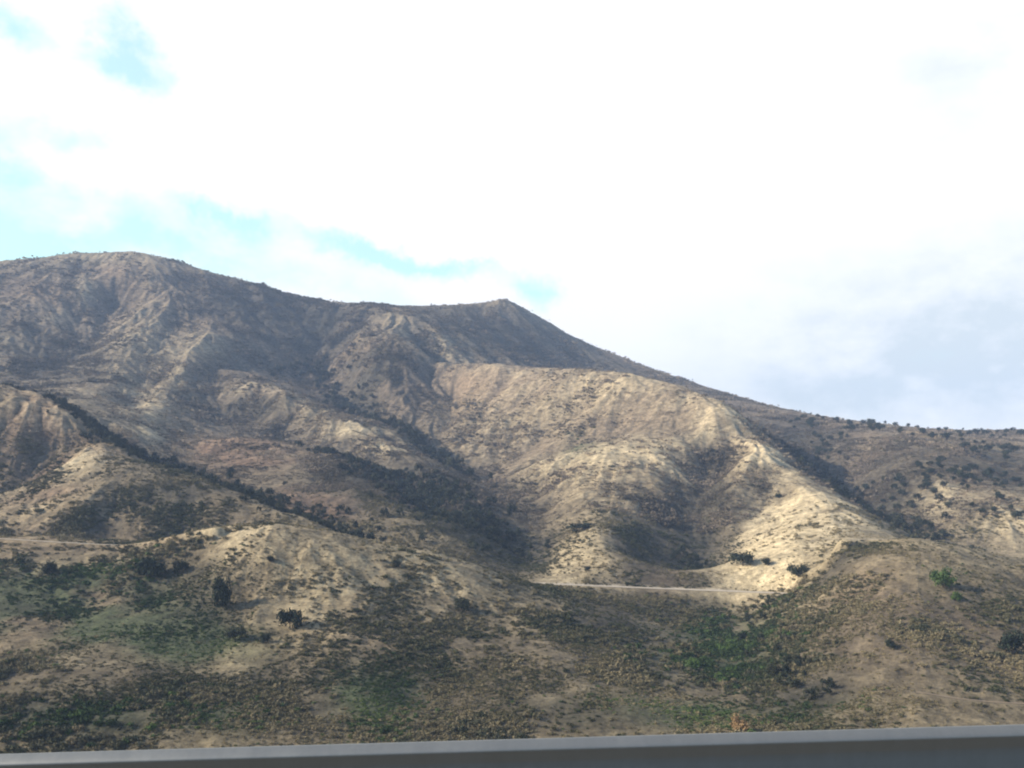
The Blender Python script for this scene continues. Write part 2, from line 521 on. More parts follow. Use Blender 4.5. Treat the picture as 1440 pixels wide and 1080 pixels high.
SPLATS = [
    ('dark', 100, 1000, 220, 40, .9), ('brush', 100, 945, 180, 45, .9), ('brush', 400, 960, 120, 40, .6), ('dark', 1008, 700, 24, 40, 1.0), ('dark', 985, 775, 32, 40, 1.3), ('rust', 480, 540, 90, 60, .35), ('rust', 200, 400, 90, 30, .3),  # dark splats along the gully deepen its shade by colour
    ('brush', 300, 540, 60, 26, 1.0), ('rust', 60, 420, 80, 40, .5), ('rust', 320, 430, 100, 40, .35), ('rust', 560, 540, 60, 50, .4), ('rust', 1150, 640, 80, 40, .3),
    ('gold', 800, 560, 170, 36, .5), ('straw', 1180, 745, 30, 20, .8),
    ('dark', 600, 690, 135, 48, 1.6), ('dark', 685, 752, 85, 42, 1.6), ('dark', 400, 445, 130, 60, 1.2), ('dark', 510, 560, 90, 44, 1.0), ('dark', 60, 480, 90, 30, .4), ('dark', 250, 695, 120, 32, .7),  # dark: evergreen scrub, plus shade of the flank put into the colour
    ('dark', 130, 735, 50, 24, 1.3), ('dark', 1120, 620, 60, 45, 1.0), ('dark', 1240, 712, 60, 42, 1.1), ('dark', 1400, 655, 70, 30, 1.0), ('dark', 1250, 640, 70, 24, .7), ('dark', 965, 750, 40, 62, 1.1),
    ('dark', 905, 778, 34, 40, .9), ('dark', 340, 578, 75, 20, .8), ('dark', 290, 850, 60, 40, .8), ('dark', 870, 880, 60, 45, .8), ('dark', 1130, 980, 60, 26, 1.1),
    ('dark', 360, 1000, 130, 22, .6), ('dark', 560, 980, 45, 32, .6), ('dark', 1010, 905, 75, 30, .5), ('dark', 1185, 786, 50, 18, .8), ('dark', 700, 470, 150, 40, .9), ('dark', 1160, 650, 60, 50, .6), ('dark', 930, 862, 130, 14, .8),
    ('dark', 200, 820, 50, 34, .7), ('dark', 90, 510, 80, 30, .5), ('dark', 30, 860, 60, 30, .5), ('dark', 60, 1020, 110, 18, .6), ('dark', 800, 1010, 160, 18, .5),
    ('gold', 480, 815, 115, 48, 1.0), ('gold', 430, 875, 60, 40, .8), ('gold', 630, 835, 100, 34, .7), ('brush', 1250, 880, 190, 90, .85), ('brush', 150, 950, 220, 60, .8), ('brush', 90, 800, 130, 30, .5), ('brush', 720, 940, 200, 60, .5), ('gold', 560, 880, 110, 50, .5), ('gold', 800, 790, 50, 40, .6), ('gold', 320, 915, 24, 24, 1.0),
    ('gold', 800, 570, 190, 50, .4), ('gold', 880, 650, 130, 50, .4), ('gold', 650, 580, 40, 40, .6), ('gold', 200, 520, 90, 80, .4), ('gold', 1130, 740, 70, 50, .3),
    ('straw', 120, 408, 16, 20, .8), ('straw', 75, 448, 26, 12, .8), ('straw', 20, 480, 26, 12, .8), ('straw', 288, 480, 24, 14, .7), ('straw', 255, 520, 18, 26, .7), ('straw', 213, 585, 18, 26, .7),  # straw along these ribs also paints their sunlit crests
    ('straw', 350, 540, 50, 8, .7), ('straw', 425, 563, 40, 9, .8), ('straw', 495, 602, 40, 10, .7), ('straw', 545, 626, 30, 9, .6), ('straw', 60, 715, 40, 12, .6), ('straw', 110, 645, 40, 10, .5),
    ('brush', 1072, 668, 20, 30, .7), ('brush', 1040, 720, 18, 22, .6), ('straw', 590, 485, 60, 14, .3), ('straw', 650, 505, 50, 10, .4), ('straw', 255, 500, 40, 40, .5), ('straw', 190, 480, 50, 60, .3),  # straw below the saddle paints the lit strip of the spur
    ('brush', 340, 578, 80, 20, 1.3), ('brush', 430, 600, 60, 16, .8), ('rust', 80, 640, 110, 60, .7), ('brush', 260, 700, 120, 40, .5), ('brush', 1300, 640, 200, 50, .9), ('brush', 1150, 760, 30, 12, .8),
    ('straw', 800, 560, 190, 40, .75), ('straw', 860, 630, 130, 45, .70), ('straw', 1000, 600, 70, 40, .6), ('straw', 250, 470, 60, 60, .25),
    # x, y, rx, ry, cover, weight  (places in the photo, carried onto the land)
    ('straw', 1120, 740, 75, 55, 2.2), ('straw', 1070, 800, 55, 34, 2.2), ('straw', 1190, 710, 40, 30, 1.0), ('straw', 1085, 640, 30, 20, .8),
    ('straw', 960, 545, 60, 18, .5), ('straw', 740, 526, 80, 10, .5), ('straw', 930, 650, 60, 25, .6), ('straw', 800, 690, 50, 22, .5),
    ('straw', 800, 785, 50, 40, .9), ('straw', 690, 560, 60, 40, .35),
    ('straw', 470, 800, 90, 35, .3), ('straw', 420, 850, 60, 40, .3), ('straw', 590, 815, 80, 30, .2), ('straw', 330, 745, 60, 10, .3),
    ('straw', 1425, 745, 40, 40, .5), ('straw', 1320, 700, 60, 25, .5), ('straw', 1250, 622, 40, 8, .6), ('straw', 1390, 628, 30, 8, .8),
    ('straw', 560, 455, 40, 20, .5), ('straw', 640, 500, 50, 14, .6), ('straw', 210, 440, 25, 60, .5), ('straw', 200, 560, 30, 40, .6),
    ('straw', 270, 490, 25, 40, .5), ('straw', 70, 440, 50, 22, .5), ('straw', 420, 560, 60, 12, .5), ('straw', 150, 365, 70, 8, .6),
    ('straw', 110, 930, 50, 14, .5), ('straw', 330, 930, 22, 20, .6), ('straw', 100, 800, 120, 14, .4),
    ('rust', 350, 630, 80, 18, 1.4), ('rust', 440, 705, 60, 25, 1.3), ('rust', 100, 640, 60, 30, .7), ('rust', 60, 580, 60, 25, .8), ('rust', 60, 700, 60, 25, .5),
    ('rust', 1300, 860, 90, 60, .3), ('rust', 1360, 880, 60, 40, .3), ('rust', 650, 570, 40, 30, .5), ('rust', 1220, 850, 60, 50, .4), ('rust', 530, 900, 70, 40, .3),
    ('rust', 930, 800, 30, 14, .9), ('rust', 1040, 1015, 20, 18, .8),
    ('green', 110, 860, 140, 38, 2.2), ('green', 260, 900, 80, 30, 1.8), ('green', 1010, 895, 66, 34, 1.5), ('green', 1000, 930, 70, 22, 1.3), ('green', 300, 860, 30, 30, .5),
    ('green', 960, 1000, 160, 18, .9), ('green', 530, 980, 50, 45, 1.2), ('green', 120, 1010, 120, 20, 1.3), ('green', 300, 1010, 60, 20, 1.2), ('green', 815, 630, 25, 10, .5),
    ('green', 1330, 815, 40, 20, .5),
    ('brush', 610, 700, 130, 60, 2.2), ('brush', 690, 755, 80, 45, 1.8), ('brush', 400, 440, 120, 50, 1.3), ('brush', 520, 540, 60, 60, 1.1), ('brush', 70, 500, 80, 30, .8),
    ('brush', 380, 590, 90, 16, 1.0), ('brush', 700, 470, 150, 40, 1.0), ('brush', 1130, 620, 70, 40, 1.3), ('brush', 1230, 700, 70, 45, 1.3), ('brush', 1340, 640, 100, 40, .8),
    ('brush', 970, 750, 60, 70, 2.0), ('brush', 905, 775, 38, 45, 2.0), ('brush', 960, 815, 50, 12, 1.8), ('brush', 1000, 660, 30, 30, .8), ('brush', 130, 735, 50, 20, 1.5), ('brush', 300, 690, 90, 30, .9),
    ('brush', 80, 400, 70, 25, .5), ('brush', 1185, 785, 50, 22, 1.5), ('brush', 930, 860, 130, 18, 1.2), ('brush', 1090, 850, 40, 14, 1.0), ('brush', 1050, 855, 70, 14, 1.0),
    ('brush', 230, 820, 70, 45, 1.3), ('brush', 340, 1000, 160, 34, 1.5), ('brush', 860, 900, 60, 70, 1.4), ('brush', 660, 1010, 160, 26, 1.2), ('brush', 100, 960, 120, 26, .8), ('brush', 560, 910, 80, 40, .15), ('brush', 870, 850, 90, 16, .8), ('brush', 1120, 980, 60, 30, 1.2),
    ('brush', 580, 960, 80, 36, 1.1), ('brush', 730, 960, 80, 50, .9), ('brush', 60, 1010, 110, 30, 1.2), ('brush', 780, 1000, 180, 26, 1.2), ('brush', 240, 960, 130, 26, 1.3),
    ('brush', 1400, 850, 60, 50, .6), ('brush', 30, 690, 40, 40, .3),
]
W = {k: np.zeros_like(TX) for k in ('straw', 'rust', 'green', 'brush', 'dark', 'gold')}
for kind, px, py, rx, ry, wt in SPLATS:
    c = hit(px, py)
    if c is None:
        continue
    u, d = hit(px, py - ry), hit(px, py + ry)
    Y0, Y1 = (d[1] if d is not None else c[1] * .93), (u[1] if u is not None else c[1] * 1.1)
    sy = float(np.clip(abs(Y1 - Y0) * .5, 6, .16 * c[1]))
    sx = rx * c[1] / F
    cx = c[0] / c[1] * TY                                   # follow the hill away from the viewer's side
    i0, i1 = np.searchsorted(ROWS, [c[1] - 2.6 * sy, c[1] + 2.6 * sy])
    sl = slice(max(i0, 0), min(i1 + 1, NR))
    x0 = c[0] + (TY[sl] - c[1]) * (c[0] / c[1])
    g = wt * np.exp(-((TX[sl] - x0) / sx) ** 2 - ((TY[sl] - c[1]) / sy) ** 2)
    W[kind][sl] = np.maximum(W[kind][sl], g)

rag = 1 + .9 * NS + .5 * NB
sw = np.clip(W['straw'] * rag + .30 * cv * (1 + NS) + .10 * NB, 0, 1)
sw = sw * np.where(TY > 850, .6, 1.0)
rw = np.clip(W['rust'] * (1 + .7 * NS) + .25 * np.clip(fbm(TX, TY, 200, 3, 61) * 2, 0, 1), 0, 1)
gw = np.clip(W['green'] * (1 + 1.1 * NS), 0, 1)
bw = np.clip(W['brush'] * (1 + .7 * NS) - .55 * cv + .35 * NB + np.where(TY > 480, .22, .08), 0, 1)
bw = bw * (1 - .65 * sw)
base = TAN * (1 + 0 * TX[..., None])
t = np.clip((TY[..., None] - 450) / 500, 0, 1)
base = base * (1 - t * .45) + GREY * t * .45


def lay(base, col, w):
    return base + (col - base) * w[..., None]


base = base * np.clip(.84 + (TY[..., None] - 300) / 900, .84, 1)          # base tone darker on the nearer slopes
cov = lay(base, RUST, rw * .8)
dk = np.clip(W['dark'] * (1 + .6 * NS), 0, 1)  # darker scrub, with flank and gully shade painted in
gd = np.clip(W['gold'] * (1 + .5 * NS), 0, 1)
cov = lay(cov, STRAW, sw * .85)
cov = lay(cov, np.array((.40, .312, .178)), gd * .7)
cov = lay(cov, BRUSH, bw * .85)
cov = lay(cov, GREEN, gw * .8)
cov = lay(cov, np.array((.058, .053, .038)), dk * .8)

DIRT = np.array((.50, .42, .31))
for nm, A, w in ROAD_W:                       # bare cut bank on the uphill side of each road
    if w < 2:
        continue
    m = (TX > A[:, 0].min() - 8) & (TX < A[:, 0].max() + 8) & (TY > A[:, 1].min() - 8) & (TY < A[:, 1].max() + 10)
    X_, Y_ = TX[m], TY[m]
    yr = np.interp(X_, A[:, 0], A[:, 1])
    off = Y_ - yr
    wb = w * (.35 if nm == 'dirt_track' else .75)
    k = np.clip(1 - np.abs(off - w * .3 - wb * .5) / wb, 0, 1) ** .5 * np.clip(.8 + 2.2 * vnoise(X_ / 7, Y_ / 7, 3), .2, 1)
    k *= (X_ > A[0, 0]) & (X_ < A[-1, 0])
    c_ = cov[m]
    cov[m] = c_ + (DIRT - c_) * k[:, None]
hills = bpy.data.objects.new('hills', grid_mesh('hills', TX, TY, TZ))
COL.objects.link(hills)
hills['kind'] = 'structure'
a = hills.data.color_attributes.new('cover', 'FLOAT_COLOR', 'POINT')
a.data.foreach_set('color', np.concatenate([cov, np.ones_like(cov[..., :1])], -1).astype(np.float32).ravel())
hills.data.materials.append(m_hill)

# roads laid on their benches
for (nm, A, w) in ROAD_W:
    n = len(A)
    T = np.gradient(A[:, :2], axis=0)
    T /= np.linalg.norm(T, axis=1)[:, None] + 1e-9
    S = np.c_[-T[:, 1], T[:, 0]]
    ks = np.linspace(-.5, .5, 5)
    X = np.stack([A[:, 0] + S[:, 0] * k * w for k in ks])
    Y = np.stack([A[:, 1] + S[:, 1] * k * w for k in ks])
    Z = zat(X, Y) + .10
    me = grid_mesh(nm, X, Y, Z)
    o = bpy.data.objects.new(nm, me)
    COL.objects.link(o)
    o['kind'] = 'structure'
    me.materials.append(m_dirt if w > 2 else m_trail)


# ================================================================== plants
def leaf_cloud(name, n, size, blobs, seed, material):
    """many leaf-sized faces spread through the lobes of a crown; blobs = (x, y, z, rx, ry, rz)"""
    r = np.random.default_rng(seed)
    bl = np.array(blobs, float)
    vol = bl[:, 3] * bl[:, 4] * bl[:, 5]
    pick = r.choice(len(bl), n, p=vol / vol.sum())
    d = r.normal(size=(n, 3))
    d /= np.linalg.norm(d, axis=1)[:, None]
    rad = r.random(n) ** .45
    c = bl[pick, :3] + d * bl[pick, 3:] * rad[:, None] * (1 + .22 * r.normal(size=(n, 1)))
    c[:, 2] = np.maximum(c[:, 2], .04)
    nrm = d * .7 + r.normal(size=(n, 3)) * .6 + np.array((0, 0, .25))
    nrm /= np.linalg.norm(nrm, axis=1)[:, None]
    t1 = np.cross(nrm, r.normal(size=(n, 3)))
    t1 /= np.linalg.norm(t1, axis=1)[:, None]
    t2 = np.cross(nrm, t1)
    s = size * (.6 + .8 * r.random((n, 1)))
    v = np.stack([c + t1 * s, c + t2 * s * .6 + nrm * s * .15, c - t1 * s, c - t2 * s * .6 - nrm * s * .1], 1).reshape(-1, 3)
    me = bpy.data.meshes.new(name)
    q = np.arange(4 * n, dtype=np.int32)
    me.vertices.add(4 * n)
    me.vertices.foreach_set('co', v.astype(np.float32).ravel())
    me.loops.add(4 * n)
    me.loops.foreach_set('vertex_index', q)
    me.polygons.add(n)
    me.polygons.foreach_set('loop_start', np.arange(0, 4 * n, 4, dtype=np.int32))
    me.update()
    me.materials.append(material)
    return me


def shrub_blobs(seed, n=5, tall=.75):
    r = random.Random(seed)
    return [(r.uniform(-.55, .55), r.uniform(-.55, .55), r.uniform(.25, .55) * tall, r.uniform(.35, .6), r.uniform(.35, .6), r.uniform(.3, .5) * tall) for _ in range(n)]


def tree_blobs(seed, n=9):
    r = random.Random(seed)
    out = []
    for _ in range(n):
        a, q = r.uniform(0, 6.28), r.uniform(.1, .62)
        z = r.uniform(.55, 1.35)
        q *= 1.1 - abs(z - .85) * .8
        out.append((q * math.cos(a), q * math.sin(a), z, r.uniform(.26, .42), r.uniform(.26, .42), r.uniform(.2, .34)))
    return out


def trunk_mesh(name, seed, h=1.1, r0=.075):
    r = random.Random(seed)
    bm = bmesh.new()

    def limb(p, q, ra, rb):
        d = (q - p).normalized()
        s = d.orthogonal().normalized()
        t = d.cross(s)
        rings = []
        for k in range(5):
            f = k / 4
            c = p.lerp(q, f) + Vector((r.uniform(-.02, .02), r.uniform(-.02, .02), 0)) * (0 < k < 4)
            rr = ra + (rb - ra) * f
            rings.append([bm.verts.new(c + s * rr * math.cos(j * math.pi / 3) + t * rr * math.sin(j * math.pi / 3)) for j in range(6)])
        for A_, B_ in zip(rings[:-1], rings[1:]):
            for j in range(6):
                bm.faces.new((A_[j], A_[(j + 1) % 6], B_[(j + 1) % 6], B_[j]))
        bm.faces.new(rings[-1])
    top = Vector((r.uniform(-.08, .08), r.uniform(-.08, .08), h * .62))
    limb(Vector((0, 0, -.12)), top, r0, r0 * .6)
    for k in range(5):
        a = k * 1.26 + r.uniform(-.4, .4)
        st = Vector((0, 0, 0)).lerp(top, r.uniform(.6, 1))
        limb(st, st + Vector((math.cos(a) * .42, math.sin(a) * .42, r.uniform(.22, .5))), r0 * .5, r0 * .15)
    me = bpy.data.meshes.new(name)
    bm.to_mesh(me)
    bm.free()
    me.materials.append(m_bark)
    return me


def inst_source(name, mes):
    c = bpy.data.collections.new(name)          # kept out of the scene: only a palette for the scatter
    for me in mes:
        c.objects.link(bpy.data.objects.new(name, me))
    return c


def scatter(name, P3, scale, tint, sources, label, category, zs=(.75, 1.3)):
    """one mass of plants: points on the land, a plant on every point"""
    me = bpy.data.meshes.new(name)
    me.vertices.add(len(P3))
    me.vertices.foreach_set('co', P3.astype(np.float32).ravel())
    for nm, arr in (('size', scale), ('tint', tint)):
        at = me.attributes.new(nm, 'FLOAT', 'POINT')
        at.data.foreach_set('value', arr.astype(np.float32))
    me.update()
    o = bpy.data.objects.new(name, me)
    COL.objects.link(o)
    o['kind'] = 'stuff'
    o['label'] = label
    o['category'] = category
    ng = bpy.data.node_groups.new(name, 'GeometryNodeTree')
    ng.interface.new_socket('Geometry', in_out='INPUT', socket_type='NodeSocketGeometry')
    ng.interface.new_socket('Geometry', in_out='OUTPUT', socket_type='NodeSocketGeometry')
    gi, go = ng.nodes.new('NodeGroupInput'), ng.nodes.new('NodeGroupOutput')
    ci = ng.nodes.new('GeometryNodeCollectionInfo')
    ci.inputs['Collection'].default_value = sources
    ci.inputs['Separate Children'].default_value = True
    ip = ng.nodes.new('GeometryNodeInstanceOnPoints')
    ip.inputs['Pick Instance'].default_value = True
    rv = ng.nodes.new('FunctionNodeRandomValue')
    rv.data_type = 'FLOAT_VECTOR'
    rv.inputs[0].default_value = (-.12, -.12, 0)
    rv.inputs[1].default_value = (.12, .12, 6.283)
    rs = ng.nodes.new('FunctionNodeRandomValue')
    rs.data_type = 'FLOAT_VECTOR'
    rs.inputs[0].default_value = (.72, .72, zs[0])
    rs.inputs[1].default_value = (1.2, 1.2, zs[1])
    na = ng.nodes.new('GeometryNodeInputNamedAttribute')
    na.data_type = 'FLOAT'
    na.inputs['Name'].default_value = 'size'
    vm = ng.nodes.new('ShaderNodeVectorMath')
    vm.operation = 'SCALE'
    L = ng.links.new
    L(gi.outputs[0], ip.inputs['Points'])
    L(ci.outputs[0], ip.inputs['Instance'])
    L(rv.outputs[0], ip.inputs['Rotation'])
    L(rs.outputs[0], vm.inputs[0])
    L(na.outputs[0], vm.inputs['Scale'])
    L(vm.outputs[0], ip.inputs['Scale'])
    L(ip.outputs[0], go.inputs[0])
    md = o.modifiers.new('scatter', 'NODES')
    md.node_group = ng
    return o


# ---- where the scrub grows
NP = 800000
ri = rng.uniform(np.interp(200, ROWS, RIDX), np.interp(1720, ROWS, RIDX), NP)
ci_ = rng.uniform(0, NC - 1.01, NP)
sy_ = np.interp(ri, RIDX, ROWS)
sx_ = (ci_ / (NC - 1) * 2 - 1) * HALF(sy_)
ii, jj = ri.astype(int), ci_.astype(int)
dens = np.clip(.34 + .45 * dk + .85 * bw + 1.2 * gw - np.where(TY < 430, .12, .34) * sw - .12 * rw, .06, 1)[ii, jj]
clump = np.clip(.62 + 1.5 * fbm(sx_, sy_, 17, 4, 91), .06, 1.4)
keep = rng.random(NP) < dens * clump
for nm, A, w in ROAD_W:
    for a, b_ in zip(A[:-1], A[1:]):
        near = (np.abs(sx_ - a[0]) < 14) & (np.abs(sy_ - a[1]) < 14)
        dd = np.hypot(sx_[near] - (a[0] + b_[0]) / 2, sy_[near] - (a[1] + b_[1]) / 2)
        k2 = keep[near]
        k2[dd < w * .75 + .6] = False
        front = a[1] - sy_[near]
        k2[(np.abs(sx_[near] - a[0]) < 3.5) & (front > 0) & (front < (9 if nm == 'dirt_road' else 2)) & (rng.random(near.sum()) < .8)] = False
        keep[near] = k2
sx_, sy_, ii, jj = sx_[keep], sy_[keep], ii[keep], jj[keep]
sz_ = zat(sx_, sy_)
n = len(sx_)
size = (.30 + .95 * rng.random(n) ** 3.2 + .40 * bw[ii, jj] * rng.random(n)) * np.clip(.95 + 1.3 * fbm(sx_, sy_, 34, 3, 121), .55, 1.5) * np.clip(.75 + sy_ / 900, .9, 2.2)
isg = rng.random(n) < gw[ii, jj] * .95
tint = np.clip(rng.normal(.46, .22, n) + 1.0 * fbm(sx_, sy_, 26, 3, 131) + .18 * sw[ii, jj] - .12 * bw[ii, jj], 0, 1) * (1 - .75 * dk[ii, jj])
PTS = np.c_[sx_, sy_, sz_ - .05]

shrub_palette = inst_source('shrub', [leaf_cloud('shrub', 90, .17, shrub_blobs(s), s, m_scrub) for s in (1, 2, 3, 4)])
green_palette = inst_source('green_shrub', [leaf_cloud('green_shrub', 90, .17, shrub_blobs(s), s, m_green) for s in (5, 6, 7)])

# the ones that show largest in the picture are plants of their own
ang = size / sy_
rest = np.ones(n, bool)
inview = (np.abs(sx_) < sy_ * .552) & (sz_ / sy_ > -.262)
cand = np.nonzero(inview & (sy_ < 420))[0]
cand = cand[np.argsort(-ang[cand])]
own = []
for i in cand:
    d = np.array((sx_[i] / sy_[i], (sz_[i] + size[i] * .8) / sy_[i]))
    yy = YS[YS < sy_[i] - 2]
    if (zat(d[0] * yy, yy) > d[1] * yy).any():
        continue
    own.append(i)
    if len(own) >= 270:
        break
own = np.array(own)
rest[own] = False
def clump_mesh(seed):
    r = random.Random(seed)
    bl = []
    for _ in range(8):
        x, y, q = r.gauss(0, 2.0), r.gauss(0, 2.0), r.uniform(.5, 1.0)
        bl.append((x, y, .35 * q, .75 * q, .75 * q, .5 * q))
    return leaf_cloud('shrub_clump', 200, .26, bl, seed, m_far)


far_palette = inst_source('shrub_clump', [clump_mesh(s) for s in (31, 32, 33, 34)])
isfar = (sy_ > 560) & ~isg & rest & (rng.random(n) < .72)
scatter('mountain_scrub', PTS[isfar], size[isfar] * .72, tint[isfar], far_palette, 'dry scrub mottling the slopes of the far mountain', 'scrub')
rest = rest & ~isfar & ((sy_ < 560) | (rng.random(n) < .5))
scatter('chaparral_scrub', PTS[rest & ~isg], size[rest & ~isg], tint[rest & ~isg], shrub_palette,
        'grey-green and brown scrub dotted over the near dry hillsides', 'scrub')
scatter('green_scrub', PTS[rest & isg], size[rest & isg], tint[rest & isg], green_palette,
        'green scrub covering the damp hollows of the near hills', 'scrub')

own_s = [leaf_cloud('shrub', 260, .12, shrub_blobs(s, 7), s, m_scrub_o) for s in (21, 22, 23, 24)]
own_g = [leaf_cloud('green_shrub', 260, .12, shrub_blobs(s, 7), s, m_green_o) for s in (25, 26, 27)]
REG = [
    (lambda x, y, px: px < 330, 'on the near slope below the left dirt track', 'shrubs on the left near slope'),
    (lambda x, y, px: px < 830, 'on the near hill in the middle of the view', 'shrubs on the middle near hill'),
    (lambda x, y, px: px < 1110, 'in the hollow below the long dirt road', 'shrubs in the hollow below the dirt road'),
    (lambda x, y, px: True, 'on the rounded near hill at the right', 'shrubs on the right near hill'),
]
for i in own:
    px = 720 + sx_[i] / sy_[i] * F / CP
    for f, where, grp in REG:
        if f(sx_[i], sy_[i], px):
            break
    g = bool(isg[i])
    o = bpy.data.objects.new('green_shrub' if g else 'shrub', random.choice(own_g if g else own_s))
    COL.objects.link(o)
    o.location = PTS[i]
    s = size[i]
    o.scale = (s * random.uniform(.85, 1.25), s * random.uniform(.85, 1.25), s * random.uniform(1.0, 1.6))
    o.rotation_euler = (0, 0, random.uniform(0, 6.28))
    o['label'] = ('low leafy green shrub ' if g else 'low grey-brown shrub ') + where
    o['category'] = 'shrub'
    o['group'] = ('green ' if g else 'dry ') + grp


# ---- single bushes one can point to
def bush(px, py, wpx, hpx, material, label, seed, name='bush'):
    c = hit(px, py + hpx * .45)
    if c is None:
        return
    r = random.Random(seed)
    bl = [(r.uniform(-.62, .62), r.uniform(-.5, .5), r.uniform(.2, .75), r.uniform(.3, .5), r.uniform(.3, .5), r.uniform(.2, .36)) for _ in range(11)]
    s = wpx * c[1] / F * .5
    e = bpy.data.objects.new(name, None)
    COL.objects.link(e)
    e.empty_display_size = .5
    e.location = c
    e['label'] = label
    e['category'] = 'bush'
    f = bpy.data.objects.new('foliage', leaf_cloud('foliage', 1100, .075, bl, seed, material))
    st = bpy.data.objects.new('stem', trunk_mesh('stem', seed, .8, .05))
    for o in (f, st):
        COL.objects.link(o)
        o.parent = e
        o.scale = (s, s, s * hpx / wpx * 1.9)


BUSHES = [
    (408, 871, 40, 32, m_tree_o, 'large dark green bush alone on the pale slope of the near hill'),
    (376, 898, 20, 14, m_tree_o, 'small dark bush just below left of the large lone dark bush'),
    (208, 797, 50, 34, m_tree_o, 'wide purple-dark bush in the hollow below the bend of the track'),
    (252, 797, 24, 22, m_tree_o, 'dark bush just right of the wide bush below the track bend'),
    (310, 832, 30, 46, m_tree_o, 'tall dark bush on the right bank of the left hollow'),
    (330, 892, 36, 18, m_tree_o, 'flat dark bush at the foot of the pale slope in the left hollow'),
    (70, 797, 22, 22, m_tree_o, 'dark bush under the left end of the dirt track'),
    (650, 851, 28, 20, m_tree_o, 'dark bush in the middle of the near hill below its crest'),
    (1327, 814, 34, 28, m_green_o, 'bright green bush near the top of the right near hill'),
    (1045, 786, 40, 22, m_tree_o, 'dark bush at the foot of the pale straw slope above the road'),
    (1076, 790, 16, 12, m_tree_o, 'small round bush right of the dark bush on the straw slope'),
    (1122, 803, 34, 18, m_tree_o, 'dark bush on the edge between the straw slope and right hill'),
    (1254, 906, 22, 14, m_tree_o, 'small dark bush alone in the middle of the right near hill'),
    (1041, 1018, 26, 26, m_tan_o, 'pale orange dry bush just above the guard rail'),
    (1345, 838, 18, 14, m_green_o, 'small green bush below the bright green bush on right hill'),
    (557, 793, 16, 10, m_tree_o, 'small dark bush on the crest of the middle near hill'),
    (380, 786, 14, 10, m_tree_o, 'small dark bush under the rounded crest left of the pale slope'),
    (822, 740, 60, 10, m_tree_o, 'long low dark bush capping the tan knoll above the road'),
    (770, 768, 10, 8, m_tree_o, 'tiny dark bush on the left shoulder of the tan knoll'),
    (826, 800, 10, 8, m_tree_o, 'tiny dark bush low on the face of the tan knoll'),
    (1095, 697, 10, 8, m_tree_o, 'tiny dark bush high on the pale straw slope'),
    (1425, 905, 40, 34, m_tree_o, 'dark bush at the right edge of the right near hill'),
]
for k, (px, py, w, h, m, lab) in enumerate(BUSHES):
    bush(px, py, w, h, m, lab, 100 + k)

# ---- trees: the wooded ravines as one mass, the scattered ones on the right as trees of their own
rv = []
for line, wid, cnt in (
    ([(-300, 540, 800), (0, 550, 690), (130, 608, 630), (170, 650, 590), (250, 674, 560), (330, 703, 520), (420, 737, 480), (500, 774, 440)], 26, 1300),
    ([(380, 520, 1130), (450, 500, 1200), (470, 540, 1080), (500, 575, 1000), (560, 612, 890), (610, 645, 820), (660, 674, 740)], 20, 260),
    ([(560, 690, 640), (640, 740, 560), (700, 770, 500)], 32, 260),
    ([(480, 640, 720), (560, 670, 660), (640, 715, 590)], 30, 220),
    ([(1030, 580, 950), (1100, 630, 900), (1160, 685, 740), (1230, 732, 620), (1290, 756, 550)], 22, 260),
    ([(1060, 870, 375), (1090, 935, 290), (1150, 985, 250)], 7, 40),
    ([(960, 760, 520), (985, 800, 455)], 10, 45),
):
    A = np.array([P(*p) for p in line])
    for _ in range(cnt):
        t = rng.uniform(0, len(A) - 1.001)
        k = int(t)
        q = A[k] + (A[k + 1] - A[k]) * (t - k)
        x, y = q[0] + rng.normal() * wid * .5, q[1] + rng.normal() * wid * .6
        rv.append((x, y))
rv = np.array(rv)
T3 = np.c_[rv, zat(rv[:, 0], rv[:, 1]) - .1]
tree_vars = [leaf_cloud('tree_crown', 260, .12, tree_blobs(s), s, m_tree) for s in (41, 42, 43)]
tp = inst_source('ravine_tree', tree_vars)
scatter('ravine_woodland', T3, rng.uniform(2.0, 5.0, len(T3)) * np.clip(T3[:, 1] / 600, .6, 1.3), rng.random(len(T3)), tp,
        'dark woodland filling the ravines between the hills', 'woodland', (.65, 1.1))

crowns = [leaf_cloud('crown', 420, .10, tree_blobs(s, 11), s, m_tree_o) for s in (51, 52, 53)]
trunks = [trunk_mesh('trunk', s) for s in (51, 52, 53)]


def tree(x, y, s, label, group):
    e = bpy.data.objects.new('oak_tree', None)
    COL.objects.link(e)
    e.location = (x, y, float(zat(x, y)))
    e.rotation_euler = (0, 0, random.uniform(0, 6.28))
    e.scale = (s * random.uniform(.9, 1.3), s * random.uniform(.9, 1.3), s * random.uniform(.75, 1.0))
    e['label'], e['category'], e['group'] = label, 'tree', group
    k = random.randrange(3)
    for nm, me in (('crown', crowns[k]), ('trunk', trunks[k])):
        o = bpy.data.objects.new(nm, me)
        COL.objects.link(o)
        o.parent = e


